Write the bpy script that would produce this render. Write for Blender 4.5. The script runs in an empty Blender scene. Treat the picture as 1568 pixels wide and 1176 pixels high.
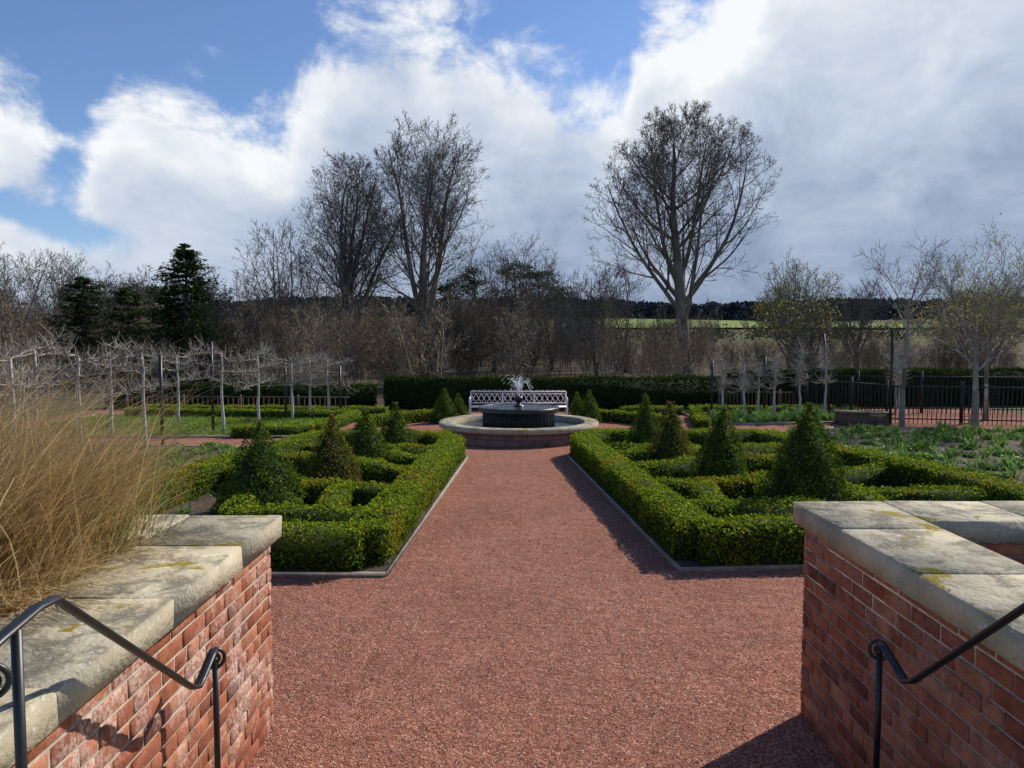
import bpy, bmesh, math, random
import numpy as np
from mathutils import Vector
rng=np.random.default_rng(7); random.seed(7)
S=bpy.context.scene
S.view_settings.view_transform='Standard'; S.view_settings.look='None'; S.view_settings.exposure=0
COL=S.collection

# ------------------------------------------------------------ node helpers
def newmat(name):
    m=bpy.data.materials.new(name); m.use_nodes=True
    nt=m.node_tree; nt.nodes.clear()
    out=nt.nodes.new('ShaderNodeOutputMaterial')
    return m,nt,out
def N(nt,t,**kw):
    n=nt.nodes.new(t)
    for k,v in kw.items(): setattr(n,k,v)
    return n
def L(nt,a,b): nt.links.new(a,b)
def ramp(nt,src,stops,interp='LINEAR'):
    r=nt.nodes.new('ShaderNodeValToRGB'); r.color_ramp.interpolation=interp
    e=r.color_ramp.elements
    while len(e)<len(stops): e.new(0.5)
    for i,(p,c) in enumerate(stops):
        e[i].position=p; e[i].color=(c[0],c[1],c[2],1)
    L(nt,src,r.inputs[0]); return r.outputs[0]
def math_(nt,op,a,b=None,c=None):
    n=nt.nodes.new('ShaderNodeMath'); n.operation=op
    for i,v in enumerate((a,b,c)):
        if v is None: continue
        if isinstance(v,(int,float)): n.inputs[i].default_value=v
        else: L(nt,v,n.inputs[i])
    return n.outputs[0]
def smooth(nt,v,a,b):
    n=nt.nodes.new('ShaderNodeMapRange'); n.interpolation_type='SMOOTHSTEP'
    L(nt,v,n.inputs[0]); n.inputs[1].default_value=a; n.inputs[2].default_value=b
    return n.outputs[0]
def mixc(nt,f,a,b,mode='MIX'):
    n=nt.nodes.new('ShaderNodeMix'); n.data_type='RGBA'; n.blend_type=mode
    if isinstance(f,(int,float)): n.inputs[0].default_value=f
    else: L(nt,f,n.inputs[0])
    for i,v in ((6,a),(7,b)):
        if isinstance(v,tuple): n.inputs[i].default_value=(v[0],v[1],v[2],1)
        else: L(nt,v,n.inputs[i])
    return n.outputs[2]
def objco(nt):
    return nt.nodes.new('ShaderNodeTexCoord').outputs['Object']
def noise(nt,co,scale,detail=4,rough=.6,dist=0):
    n=N(nt,'ShaderNodeTexNoise'); n.inputs['Scale'].default_value=scale; n.inputs['Detail'].default_value=detail
    n.inputs['Roughness'].default_value=rough; n.inputs['Distortion'].default_value=dist
    L(nt,co,n.inputs['Vector']); return n.outputs['Fac']
def bump(nt,h,strength,dist):
    b=N(nt,'ShaderNodeBump'); b.inputs['Strength'].default_value=strength; b.inputs['Distance'].default_value=dist
    L(nt,h,b.inputs['Height']); return b.outputs[0]
def princ(nt,out,col,rough=.8,nrm=None,spec=.3,metal=0):
    p=N(nt,'ShaderNodeBsdfPrincipled')
    if isinstance(col,tuple): p.inputs['Base Color'].default_value=(*col,1)
    else: L(nt,col,p.inputs['Base Color'])
    p.inputs['Roughness'].default_value=rough; p.inputs['Specular IOR Level'].default_value=spec
    p.inputs['Metallic'].default_value=metal
    if nrm is not None: L(nt,nrm,p.inputs['Normal'])
    L(nt,p.outputs[0],out.inputs[0]); return p

def leafmat(name,stops,trans=.3,patch=None,gloss=0):
    m,nt,out=newmat(name)
    a=N(nt,'ShaderNodeAttribute'); a.attribute_name='var'
    c=ramp(nt,a.outputs['Fac'],stops)
    if patch:
        n=noise(nt,objco(nt),patch[1],2)
        c=mixc(nt,math_(nt,'MULTIPLY',smooth(nt,n,.52,.7),patch[2]),c,patch[0])
    p=N(nt,'ShaderNodeBsdfDiffuse'); L(nt,c,p.inputs[0])
    t=N(nt,'ShaderNodeBsdfTranslucent'); L(nt,c,t.inputs[0])
    mx=N(nt,'ShaderNodeMixShader'); mx.inputs[0].default_value=trans
    L(nt,p.outputs[0],mx.inputs[1]); L(nt,t.outputs[0],mx.inputs[2])
    if gloss:
        gl=N(nt,'ShaderNodeBsdfGlossy'); gl.inputs['Roughness'].default_value=.5; gl.inputs[0].default_value=(1,1,1,1)
        m2=N(nt,'ShaderNodeMixShader'); m2.inputs[0].default_value=gloss
        L(nt,mx.outputs[0],m2.inputs[1]); L(nt,gl.outputs[0],m2.inputs[2]); L(nt,m2.outputs[0],out.inputs[0])
    else: L(nt,mx.outputs[0],out.inputs[0])
    return m
def simplemat(name,c1,c2,scale=5,rough=.8,b=.3,bd=.01,metal=0,spec=.3,bs=None):
    m,nt,out=newmat(name); co=objco(nt)
    n=noise(nt,co,scale)
    c=ramp(nt,n,[(.3,c1),(.7,c2)])
    nb=noise(nt,co,bs or scale*4)
    princ(nt,out,c,rough,bump(nt,nb,b,bd),spec,metal); return m
def varmat(name,stops,rough=.85,nscale=6,amt=.5,bs=40,bd=.004,extra=None):
    m,nt,out=newmat(name); co=objco(nt)
    a=N(nt,'ShaderNodeAttribute'); a.attribute_name='var'
    c=ramp(nt,a.outputs['Fac'],stops)
    n=noise(nt,co,nscale)
    g=ramp(nt,n,[(.25,(1-amt,)*3),(.75,(1+amt*.4,)*3)])
    c=mixc(nt,1.0,c,g,'MULTIPLY')
    if extra: c=extra(nt,co,c)
    princ(nt,out,c,rough,bump(nt,noise(nt,co,bs),.7,bd),.2); return m
def plainvar(name,stops):
    m,nt,out=newmat(name)
    a=N(nt,'ShaderNodeAttribute'); a.attribute_name='var'
    d=N(nt,'ShaderNodeBsdfDiffuse'); L(nt,ramp(nt,a.outputs['Fac'],stops),d.inputs[0]); L(nt,d.outputs[0],out.inputs[0]); return m

# ------------------------------------------------------------ mesh helpers
def mkobj(name,V,F,mats,var=None,midx=None,smooth_=False,parent=None,loc=None):
    V=np.asarray(V,dtype=np.float32).reshape(-1,3); F=np.asarray(F,dtype=np.int32)
    me=bpy.data.meshes.new(name)
    me.vertices.add(len(V)); me.vertices.foreach_set('co',V.ravel())
    me.loops.add(F.size); me.loops.foreach_set('vertex_index',F.ravel())
    me.polygons.add(len(F)); me.polygons.foreach_set('loop_start',np.arange(len(F),dtype=np.int32)*F.shape[1])
    for m in (mats if isinstance(mats,list) else [mats]): me.materials.append(m)
    if midx is not None: me.polygons.foreach_set('material_index',np.asarray(midx,dtype=np.int32))
    if smooth_: me.polygons.foreach_set('use_smooth',np.ones(len(F),dtype=bool))
    me.update(calc_edges=True)
    if var is not None:
        at=me.attributes.new('var','FLOAT','POINT'); at.data.foreach_set('value',np.asarray(var,dtype=np.float32))
    o=bpy.data.objects.new(name,me); COL.objects.link(o)
    if parent: o.parent=parent
    if loc is not None: o.location=loc
    return o
def empty(name,loc=(0,0,0)):
    e=bpy.data.objects.new(name,None); COL.objects.link(e); e.location=loc; return e
class Geo:
    def __init__(s): s.V=[];s.F=[];s.v=[];s.m=[];s.n=0
    def add(s,V,F,var=.5,m=0):
        V=np.asarray(V,float).reshape(-1,3);F=np.asarray(F,int).reshape(-1,4)
        s.V.append(V);s.F.append(F+s.n);s.n+=len(V)
        s.v.append(np.full(len(V),var) if np.isscalar(var) else np.asarray(var)); s.m.append(np.full(len(F),m))
    def obj(s,name,mats,**k):
        return mkobj(name,np.concatenate(s.V),np.concatenate(s.F),mats,np.concatenate(s.v),np.concatenate(s.m),**k)
    def arrays(s): return np.concatenate(s.V),np.concatenate(s.F),np.concatenate(s.v),np.concatenate(s.m)
def nz(a): return a/np.maximum(np.linalg.norm(a,axis=-1,keepdims=True),1e-9)
def tubes(P0,P1,R0,R1,n=4):
    P0=np.asarray(P0,float);P1=np.asarray(P1,float);R0=np.asarray(R0,float);R1=np.asarray(R1,float)
    d=nz(P1-P0); ref=np.where(np.abs(d[:,2:3])>.9,np.array([[1.,0,0]]),np.array([[0,0,1.]]))
    a=nz(np.cross(d,ref)); b=np.cross(d,a)
    th=np.arange(n)*2*np.pi/n
    ring=a[:,None,:]*np.cos(th)[None,:,None]+b[:,None,:]*np.sin(th)[None,:,None]
    V=np.stack([P0[:,None,:]+ring*R0[:,None,None],P1[:,None,:]+ring*R1[:,None,None]],1)
    N_=len(P0); base=np.arange(N_)[:,None]*2*n; i=np.arange(n)[None,:]; j=(i+1)%n
    F=np.stack([base+i,base+j,base+n+j,base+n+i],-1)
    return V.reshape(-1,3),F.reshape(-1,4)
def ribbons(P0,P1,R0,R1):
    d=nz(P1-P0); r=rng.normal(size=P0.shape)*np.array([1,.45,1]); a=nz(np.cross(d,np.cross(r,d)+1e-6))
    V=np.stack([P0-a*R0[:,None],P0+a*R0[:,None],P1+a*R1[:,None],P1-a*R1[:,None]],1).reshape(-1,3)
    return V,np.arange(len(V)).reshape(-1,4)
def tubepath(pts,r,n=8,caps=True):
    pts=np.asarray(pts,float); m=len(pts)
    if np.isscalar(r): r=np.full(m,r)
    elif len(r)!=m: r=np.interp(np.linspace(0,1,m),np.linspace(0,1,len(r)),r)
    d=np.zeros_like(pts); d[1:-1]=pts[2:]-pts[:-2]; d[0]=pts[1]-pts[0]; d[-1]=pts[-1]-pts[-2]; d=nz(d)
    V=[];a=None
    for i in range(m):
        if a is None:
            ref=np.array([1.,0,0]) if abs(d[i][0])<.9 else np.array([0,0,1.])
            a=np.cross(d[i],ref)
        a=a-d[i]*np.dot(a,d[i]); a/=np.linalg.norm(a); b=np.cross(d[i],a)
        for k in range(n):
            t=2*np.pi*k/n; V.append(pts[i]+r[i]*(a*np.cos(t)+b*np.sin(t)))
    F=[]
    for i in range(m-1):
        for k in range(n):
            k2=(k+1)%n; F.append([i*n+k,i*n+k2,(i+1)*n+k2,(i+1)*n+k])
    if caps and n%2==0:
        c=len(V); V.append(pts[0]);V.append(pts[-1])
        for k in range(0,n,2):
            F.append([c,(k+2)%n,(k+1)%n,k]); o=(m-1)*n; F.append([c+1,o+k,o+(k+1)%n,o+(k+2)%n])
    return np.array(V),np.array(F)
BOXF=np.array([[0,3,2,1],[4,5,6,7],[0,1,5,4],[1,2,6,5],[2,3,7,6],[3,0,4,7]])
def box(x0,x1,y0,y1,z0,z1):
    return np.array([[x0,y0,z0],[x1,y0,z0],[x1,y1,z0],[x0,y1,z0],[x0,y0,z1],[x1,y0,z1],[x1,y1,z1],[x0,y1,z1]],float),BOXF
def beam(p0,p1,w,z0,z1):
    p0=np.array(p0[:2],float);p1=np.array(p1[:2],float);d=p1-p0;d/=np.linalg.norm(d);n=np.array([-d[1],d[0]])*w/2
    q=[p0-n,p1-n,p1+n,p0+n]
    return np.array([[*a,z0] for a in q]+[[*a,z1] for a in q]),BOXF
def lathe(prof,n=48,c=(0,0)):
    prof=np.array(prof);m=len(prof);th=np.arange(n)*2*np.pi/n
    V=np.stack([c[0]+prof[:,0:1]*np.cos(th),c[1]+prof[:,0:1]*np.sin(th),np.repeat(prof[:,1:2],n,1)],-1).reshape(-1,3)
    i=np.arange(m-1)[:,None]*n;k=np.arange(n)[None,:];k2=(k+1)%n
    F=np.stack([i+k,i+k2,i+n+k2,i+n+k],-1).reshape(-1,4)
    return V,F
def leaves(P,Nn,size,w=.6,spread=1.0,axis=None,sv=.35):
    n=len(P); r=nz(rng.normal(size=(n,3)))
    nn=nz(Nn+r*spread)
    t=rng.normal(size=(n,3)) if axis is None else axis+rng.normal(size=(n,3))*.35
    t=nz(t-nn*np.sum(t*nn,1,keepdims=True)); b=np.cross(nn,t)
    s=(size*(1+sv*rng.uniform(-1,1,n)))[:,None]
    V=np.stack([P-t*s/2,P+b*s*w/2,P+t*s/2,P-b*s*w/2],1).reshape(-1,3)
    F=np.arange(4*n).reshape(n,4)
    return V,F
def polyprism(name,poly,z0,z1,mat,parent=None):
    bm=bmesh.new(); t=[bm.verts.new((x,y,z1)) for x,y in poly]; b=[bm.verts.new((x,y,z0)) for x,y in poly]
    bm.faces.new(t); n=len(poly)
    for i in range(n): bm.faces.new([t[i],b[i],b[(i+1)%n],t[(i+1)%n]])
    bmesh.ops.recalc_face_normals(bm,faces=bm.faces)
    me=bpy.data.meshes.new(name);bm.to_mesh(me);bm.free();me.materials.append(mat)
    o=bpy.data.objects.new(name,me);COL.objects.link(o)
    if parent:o.parent=parent
    return o
def offset_poly(poly,d):
    P=np.array(poly,float); n=len(P); out=[]
    area=sum(P[i][0]*P[(i+1)%n][1]-P[(i+1)%n][0]*P[i][1] for i in range(n)); sg=1 if area>0 else -1
    for i in range(n):
        a=P[i]-P[i-1];b=P[(i+1)%n]-P[i];a/=np.linalg.norm(a);b/=np.linalg.norm(b)
        na=np.array([a[1],-a[0]])*sg;nb=np.array([b[1],-b[0]])*sg; m=na+nb; m/=np.linalg.norm(m)
        out.append(tuple(P[i]+m*d/max(.4,np.dot(m,na))))
    return out

# ------------------------------------------------------------ materials
def gravel_mat():
    m,nt,out=newmat('red_gravel'); co=objco(nt)
    v=N(nt,'ShaderNodeTexVoronoi'); v.inputs['Scale'].default_value=100; L(nt,co,v.inputs['Vector'])
    sp=N(nt,'ShaderNodeSeparateColor'); L(nt,v.outputs['Color'],sp.inputs[0])
    c=ramp(nt,sp.outputs[0],[(0,(.17,.068,.043)),(.25,(.285,.118,.078)),(.6,(.37,.160,.108)),(.9,(.45,.235,.168)),(1,(.60,.42,.33))])
    big=noise(nt,co,.9,5,.65)
    g=ramp(nt,big,[(.3,(.84,.82,.81)),(.7,(1.12,1.1,1.09))])
    c=mixc(nt,1,c,g,'MULTIPLY')
    mid=noise(nt,co,7,5,.75)
    c=mixc(nt,1,c,ramp(nt,mid,[(.32,(.74,.73,.73)),(.62,(1.12,1.1,1.1))]),'MULTIPLY')
    h=math_(nt,'ADD',math_(nt,'MULTIPLY',v.outputs['Distance'],-.7),math_(nt,'MULTIPLY',noise(nt,co,14,4,.7),3.0))
    princ(nt,out,c,.95,bump(nt,h,.9,.013),.06); return m
M_gravel=gravel_mat()
M_soil=simplemat('bed_soil',(.045,.030,.021),(.13,.09,.062),3,.95,.9,.04,bs=18)
M_kerb=simplemat('stone_kerb',(.20,.16,.12),(.38,.33,.26),9,.85,.4,.005)
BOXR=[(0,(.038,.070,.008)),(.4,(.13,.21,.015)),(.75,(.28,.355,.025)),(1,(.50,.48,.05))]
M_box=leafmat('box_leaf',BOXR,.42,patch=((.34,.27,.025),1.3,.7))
M_core=simplemat('hedge_core_shade',(.012,.024,.006),(.028,.048,.010),20,.9)  # near-black green paints the shade seen in gaps between leaves
M_cone=leafmat('topiary_leaf',[(0,(.024,.048,.008)),(.5,(.080,.135,.018)),(.85,(.17,.23,.030)),(1,(.31,.28,.04))],.35)
M_coneb=leafmat('topiary_leaf_bronze',[(0,(.04,.045,.010)),(.5,(.14,.14,.027)),(.85,(.24,.18,.037)),(1,(.37,.23,.055))],.35)
M_yew=leafmat('yew_leaf',[(0,(.010,.020,.007)),(.6,(.028,.050,.013)),(1,(.09,.12,.025))],.2)
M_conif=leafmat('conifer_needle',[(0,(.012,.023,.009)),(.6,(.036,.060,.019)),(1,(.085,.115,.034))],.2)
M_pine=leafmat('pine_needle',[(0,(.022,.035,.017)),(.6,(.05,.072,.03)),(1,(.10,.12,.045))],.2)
M_far=plainvar('hazed_distant_foliage',[(0,(.042,.056,.066)),(.6,(.055,.072,.080)),(1,(.075,.09,.092))])  # distance haze is painted in as a bluish leaf colour
M_bud=leafmat('spring_leaf',[(0,(.20,.21,.04)),(1,(.42,.40,.07))],.45)
M_bark=plainvar('bark',[(0,(.085,.072,.060)),(.5,(.155,.133,.109)),(1,(.27,.235,.19))])
M_twig=plainvar('thicket_twig',[(0,(.080,.058,.040)),(.5,(.19,.142,.095)),(1,(.40,.325,.23))])
M_fartwig=plainvar('woodland_twig',[(0,(.10,.088,.077)),(1,(.22,.188,.155))])
M_pale=varmat('pale_bark',[(0,(.14,.12,.10)),(.5,(.30,.265,.22)),(1,(.5,.46,.4))],.85,8,.5)
M_straw=leafmat('dry_grass',[(0,(.26,.16,.06)),(.5,(.53,.37,.165)),(1,(.76,.61,.35))],.4)
M_green=leafmat('bulb_leaf',[(0,(.05,.10,.020)),(.6,(.13,.24,.045)),(1,(.28,.42,.09))],.4,gloss=.02)
M_black=simplemat('black_iron',(.010,.011,.013),(.018,.019,.021),30,.42,.15,.001,spec=.5)
M_dark=simplemat('dark_bronze',(.012,.014,.014),(.03,.032,.03),12,.35,.3,.004,spec=.5)
M_bench=simplemat('bench_paint',(.74,.62,.62),(.84,.74,.73),12,.5,.1,.002)
M_wood=simplemat('weathered_wood',(.09,.065,.045),(.17,.13,.09),8,.85,.4,.004)
M_leafy=leafmat('lawn_blade',[(0,(.09,.17,.02)),(1,(.27,.37,.06))],.35)

def lichen(nt,co,c):
    a=noise(nt,co,5,6,.7,.4); b=noise(nt,co,30,5,.75); e=noise(nt,co,2.0,5,.7,.6)
    sg=N(nt,'ShaderNodeNewGeometry'); sx=N(nt,'ShaderNodeSeparateXYZ'); L(nt,sg.outputs['Normal'],sx.inputs[0])
    up=smooth(nt,sx.outputs[2],.3,.9)
    c=mixc(nt,math_(nt,'MULTIPLY',smooth(nt,a,.42,.60),math_(nt,'ADD',math_(nt,'MULTIPLY',up,.65),.2)),c,(.145,.13,.095))
    c=mixc(nt,math_(nt,'MULTIPLY',smooth(nt,b,.57,.65),.8),c,(.58,.56,.48))
    c=mixc(nt,math_(nt,'MULTIPLY',up,smooth(nt,math_(nt,'ADD',e,math_(nt,'MULTIPLY',b,.15)),.66,.70)),c,(.24,.18,.02))
    return c
M_stone=varmat('coping_sandstone',[(0,(.42,.37,.26)),(.5,(.54,.47,.33)),(1,(.62,.54,.39))],.9,3,.38,38,.012,lichen)
def efflo(nt,co,c):
    a=noise(nt,co,2.6,7,.72,.7); b=noise(nt,co,50,3,.7)
    k=math_(nt,'MULTIPLY',smooth(nt,a,.47,.60),smooth(nt,b,.35,.6))
    sg=N(nt,'ShaderNodeNewGeometry'); sx=N(nt,'ShaderNodeSeparateXYZ'); L(nt,sg.outputs['Position'],sx.inputs[0])
    side=math_(nt,'SUBTRACT',1.0,math_(nt,'MULTIPLY',smooth(nt,sx.outputs[0],-.5,.5),.75))
    return mixc(nt,math_(nt,'MULTIPLY',math_(nt,'MULTIPLY',k,.8),side),c,(.60,.45,.38))
M_brick=varmat('handmade_brick',[(0,(.16,.055,.036)),(.3,(.30,.092,.050)),(.6,(.38,.13,.068)),(.9,(.46,.20,.11)),(1,(.24,.12,.09))],.9,14,.45,55,.007,efflo)
M_mortar=simplemat('lime_mortar',(.28,.22,.17),(.46,.39,.31),10,.95,.8,.006,bs=90)
def basinmat():
    m,nt,out=newmat('basin_stone'); co=objco(nt)
    sx=N(nt,'ShaderNodeSeparateXYZ'); L(nt,co,sx.inputs[0])
    an=math_(nt,'MULTIPLY',math_(nt,'ARCTAN2',sx.outputs[1],sx.outputs[0]),1.79)
    cb=N(nt,'ShaderNodeCombineXYZ'); L(nt,an,cb.inputs[0]); L(nt,sx.outputs[2],cb.inputs[1])
    b=N(nt,'ShaderNodeTexBrick'); b.inputs['Scale'].default_value=1; b.inputs['Brick Width'].default_value=.33; b.inputs['Row Height'].default_value=.135
    b.inputs['Mortar Size'].default_value=.008; b.inputs['Color1'].default_value=(.24,.12,.09,1); b.inputs['Color2'].default_value=(.36,.25,.19,1); b.inputs['Mortar'].default_value=(.12,.09,.07,1)
    L(nt,cb.outputs[0],b.inputs['Vector'])
    c=mixc(nt,1,b.outputs[0],ramp(nt,noise(nt,co,6),[(.3,(.6,.6,.6)),(.7,(1.2,1.2,1.2))]),'MULTIPLY')
    princ(nt,out,c,.85,bump(nt,noise(nt,co,30),.5,.01)); return m
M_basin=basinmat()
def watermat():
    m,nt,out=newmat('water'); co=objco(nt)
    princ(nt,out,(.03,.04,.045),.08,bump(nt,noise(nt,co,14,3),.6,.04),.6); return m
M_water=watermat()
def dropmat():
    m,nt,out=newmat('water_spray')
    p=princ(nt,out,(.88,.9,.92),.2,spec=.8)
    t=N(nt,'ShaderNodeBsdfTranslucent'); t.inputs[0].default_value=(.92,.94,.96,1)
    mx=N(nt,'ShaderNodeMixShader'); mx.inputs[0].default_value=.5
    L(nt,p.outputs[0],mx.inputs[1]);L(nt,t.outputs[0],mx.inputs[2]);L(nt,mx.outputs[0],out.inputs[0]); return m
M_drop=dropmat()
def groundmat():
    m,nt,out=newmat('rough_ground'); co=objco(nt)
    a=noise(nt,co,.12,5,.7); b=noise(nt,co,2.5,5,.7)
    c=ramp(nt,a,[(.35,(.085,.07,.04)),(.5,(.12,.105,.05)),(.65,(.10,.12,.04))])
    sx=N(nt,'ShaderNodeSeparateXYZ'); L(nt,co,sx.inputs[0])
    k=math_(nt,'MULTIPLY',smooth(nt,sx.outputs[1],24,28),math_(nt,'SUBTRACT',1.0,smooth(nt,sx.outputs[1],110,150)))
    c=mixc(nt,math_(nt,'MULTIPLY',k,.8),c,(.075,.055,.036))
    c=mixc(nt,1,c,ramp(nt,b,[(.3,(.6,.6,.6)),(.7,(1.3,1.3,1.3))]),'MULTIPLY')
    princ(nt,out,c,.95,bump(nt,b,.6,.1),.1); return m
M_ground=groundmat()
def fieldmat():
    m,nt,out=newmat('field_grass'); co=objco(nt)
    a=noise(nt,co,.02,4,.6)
    c=ramp(nt,a,[(.35,(.16,.20,.05)),(.65,(.23,.28,.075))])
    princ(nt,out,c,.95,spec=.1); return m
M_field=fieldmat()
M_lawn=simplemat('lawn_grass',(.08,.13,.025),(.17,.23,.05),5,.95,.6,.02,bs=60)

# ------------------------------------------------------------ terrain
def hgt(x,y):
    y=np.asarray(y,float); t=np.clip((y-50)/60,0,1); 
    return np.where(y<50,0,np.where(y<110,t*t*60*.0175+0*y,60*.0175+(y-110)*.035))
xs=np.concatenate([-np.geomspace(1600,30,16),np.linspace(-25,25,11),np.geomspace(30,1600,16)])
ys=np.concatenate([[-60,-20,0,10,20,30],np.linspace(40,120,12),np.geomspace(135,1800,24)])
X,Y=np.meshgrid(xs,ys); Z=hgt(X,Y)-.012+np.where(Y>150,2.0*np.sin(X*.012+Y*.004),0)*np.clip((Y-150)/200,0,1)
def hz(x,y): return float(hgt(x,y)+ (2.0*np.sin(x*.012+y*.004)*np.clip((y-150)/200,0,1)))
def gridF(nx,ny):
    i=np.arange(ny-1)[:,None]*nx;k=np.arange(nx-1)[None,:]
    return np.stack([i+k,i+k+1,i+nx+k+1,i+nx+k],-1).reshape(-1,4)
mkobj('ground',np.stack([X,Y,Z],-1),gridF(len(xs),len(ys)),M_ground,smooth_=True)
fx=np.linspace(15,700,60);fy=np.linspace(205,430,20);FX,FY=np.meshgrid(fx,fy)
FX=FX+ (FY-215)*.12
FZ=hgt(FX,FY)+2.0*np.sin(FX*.012+FY*.004)*np.clip((FY-150)/200,0,1)+.5
mkobj('field',np.stack([FX,FY,FZ],-1),gridF(60,20),M_field,smooth_=True)
gx=np.linspace(-13,15,57);gy=np.linspace(-2,24,53);GX,GY=np.meshgrid(gx,gy)
mkobj('gravel_path',np.stack([GX,GY,0*GX],-1),gridF(57,53),M_gravel)
# loose stones
n=26000
py=3.2+ (rng.random(n)**1.6)*8; px=rng.uniform(-1.7,1.9,n)*np.where(py>7,.8,1.0)+.1
octv=np.array([[1,0,0],[0,1,0],[-1,0,0],[0,-1,0],[0,0,1],[0,0,-1]],float)
octf=np.array([[0,1,4],[1,2,4],[2,3,4],[3,0,4]])
sc=rng.uniform(.0025,.0065,n)*np.where(rng.random(n)<.02,1.9,1); an=rng.uniform(0,6.28,n)
V=octv[None]*np.stack([sc*rng.uniform(.8,1.4,n),sc,sc*.8],-1)[:,None,:]
V=V+rng.normal(size=V.shape)*.15*sc[:,None,None]
c,s=np.cos(an)[:,None],np.sin(an)[:,None]
V=np.stack([V[...,0]*c-V[...,1]*s,V[...,0]*s+V[...,1]*c,V[...,2]],-1)+np.stack([px,py,.001+0*px],-1)[:,None,:]
F=octf[None]+np.arange(n)[:,None,None]*6
M_st=plainvar('gravel_stone',[(0,(.13,.052,.036)),(.4,(.29,.125,.085)),(.85,(.41,.21,.15)),(1,(.62,.48,.40))])
mkobj('loose_gravel',V,F.reshape(-1,3),M_st,np.repeat(rng.random(n),6))

# ------------------------------------------------------------ hedges
def hedge(g,p0,p1,w,h,dens,size,jit=.03,z0=0.0,wob=.02,ends=True):
    p0=np.array(p0[:2],float);p1=np.array(p1[:2],float);Ln=np.linalg.norm(p1-p0);d=(p1-p0)/Ln;nn=np.array([-d[1],d[0]])
    ins=jit+.012
    V,F=beam(p0+d*ins,p1-d*ins,w-2*ins,z0,z0+h-ins); g.add(V,F,.1,1)
    per=2*h+w; n=int(dens*Ln*per)
    s=rng.random(n)*Ln; u=rng.random(n)*per
    off=np.where(u<h,-w/2,np.where(u<h+w,u-h-w/2,w/2)); z=np.where(u<h,u,np.where(u<h+w,h,per-u))
    nr=np.stack([np.where(u<h,-1,np.where(u<h+w,0,1)),np.where((u>=h)&(u<h+w),1,0)],-1).astype(float)
    r=.05*min(1,w/.3)
    bump_=wob*(np.sin(s*5.1+off*7+z*6+p0[0]*3)+np.sin(s*11.3-z*13+off*9+p0[1])*.6+np.sin(s*2.1)*.8)*.6
    jj=bump_+rng.normal(size=n)*jit*.5-rng.random(n)*jit*.6
    edge=np.clip(np.minimum(np.abs(np.abs(off)-w/2)+np.abs(z-h),r)/r,0,1); jj-= (1-edge)*r*.45
    off2=off+nr[:,0]*jj - np.sign(off)*(1-edge)*r*.3; z2=z+nr[:,1]*jj-(1-edge)*r*.3
    P=np.stack([p0[0]+d[0]*s+nn[0]*off2,p0[1]+d[1]*s+nn[1]*off2,z0+np.maximum(z2,.01)],-1)
    NN=np.stack([nn[0]*nr[:,0],nn[1]*nr[:,0],nr[:,1]],-1)
    if ends:
        for e,sg in ((p0,-1),(p1,1)):
            k=int(dens*w*h); a=rng.uniform(-w/2,w/2,k);b=rng.uniform(0,h,k);q=rng.normal(size=k)*jit*.5
            P=np.concatenate([P,np.stack([e[0]+nn[0]*a+d[0]*sg*q,e[1]+nn[1]*a+d[1]*sg*q,z0+b],-1)])
            NN=np.concatenate([NN,np.tile([d[0]*sg,d[1]*sg,0],(k,1))]); z=np.concatenate([z,b])
    V,F=leaves(P,NN,size,.62,.75)
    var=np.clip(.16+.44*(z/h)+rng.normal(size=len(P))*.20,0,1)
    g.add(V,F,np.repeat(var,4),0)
def poly_hedge(g,pts,w,h,dens,size,closed=False,**k):
    m=len(pts)
    for i in range(m if closed else m-1): hedge(g,pts[i],pts[(i+1)%m],w,h,dens,size,**k)
gL=Geo()
Lp=[(-1.42,7.2),(-1.09,13.9),(-1.5,14.7),(-3.75,14.8),(-4.55,10.2),(-4.75,7.25)]
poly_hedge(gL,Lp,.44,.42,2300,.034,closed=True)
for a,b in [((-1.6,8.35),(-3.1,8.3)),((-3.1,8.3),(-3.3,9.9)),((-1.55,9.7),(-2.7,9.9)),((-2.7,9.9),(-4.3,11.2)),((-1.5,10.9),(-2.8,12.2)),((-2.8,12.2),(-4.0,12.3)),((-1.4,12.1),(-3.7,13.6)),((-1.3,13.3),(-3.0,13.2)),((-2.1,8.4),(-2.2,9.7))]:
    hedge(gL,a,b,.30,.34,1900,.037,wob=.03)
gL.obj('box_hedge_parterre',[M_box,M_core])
gR=Geo()
Rp=[(1.83,7.36),(1.31,14.2),(1.8,15.0),(4.9,15.0),(6.0,10.6),(6.3,7.75)]
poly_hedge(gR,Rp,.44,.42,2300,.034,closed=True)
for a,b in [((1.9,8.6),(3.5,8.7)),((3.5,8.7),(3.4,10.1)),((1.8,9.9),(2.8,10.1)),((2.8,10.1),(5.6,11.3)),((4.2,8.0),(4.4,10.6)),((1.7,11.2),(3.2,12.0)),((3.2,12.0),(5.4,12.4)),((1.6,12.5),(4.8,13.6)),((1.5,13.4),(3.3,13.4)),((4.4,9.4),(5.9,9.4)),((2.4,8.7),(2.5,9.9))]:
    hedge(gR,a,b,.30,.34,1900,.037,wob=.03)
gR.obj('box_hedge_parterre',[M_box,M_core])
for nm,p in (('planting_bed',Lp),('planting_bed',Rp)):
    polyprism(nm,offset_poly(p,.24),-.01,.035,M_soil)
    q=offset_poly(p,.258); g=Geo()
    for i in range(len(q)):
        a=np.array(q[i]);b=np.array(q[(i+1)%len(q)]);V,F=beam(a,b,.03,-.01,.040+.001*(i%3)); g.add(V,F,.5)
    g.obj('stone_kerb',[M_kerb])
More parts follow.
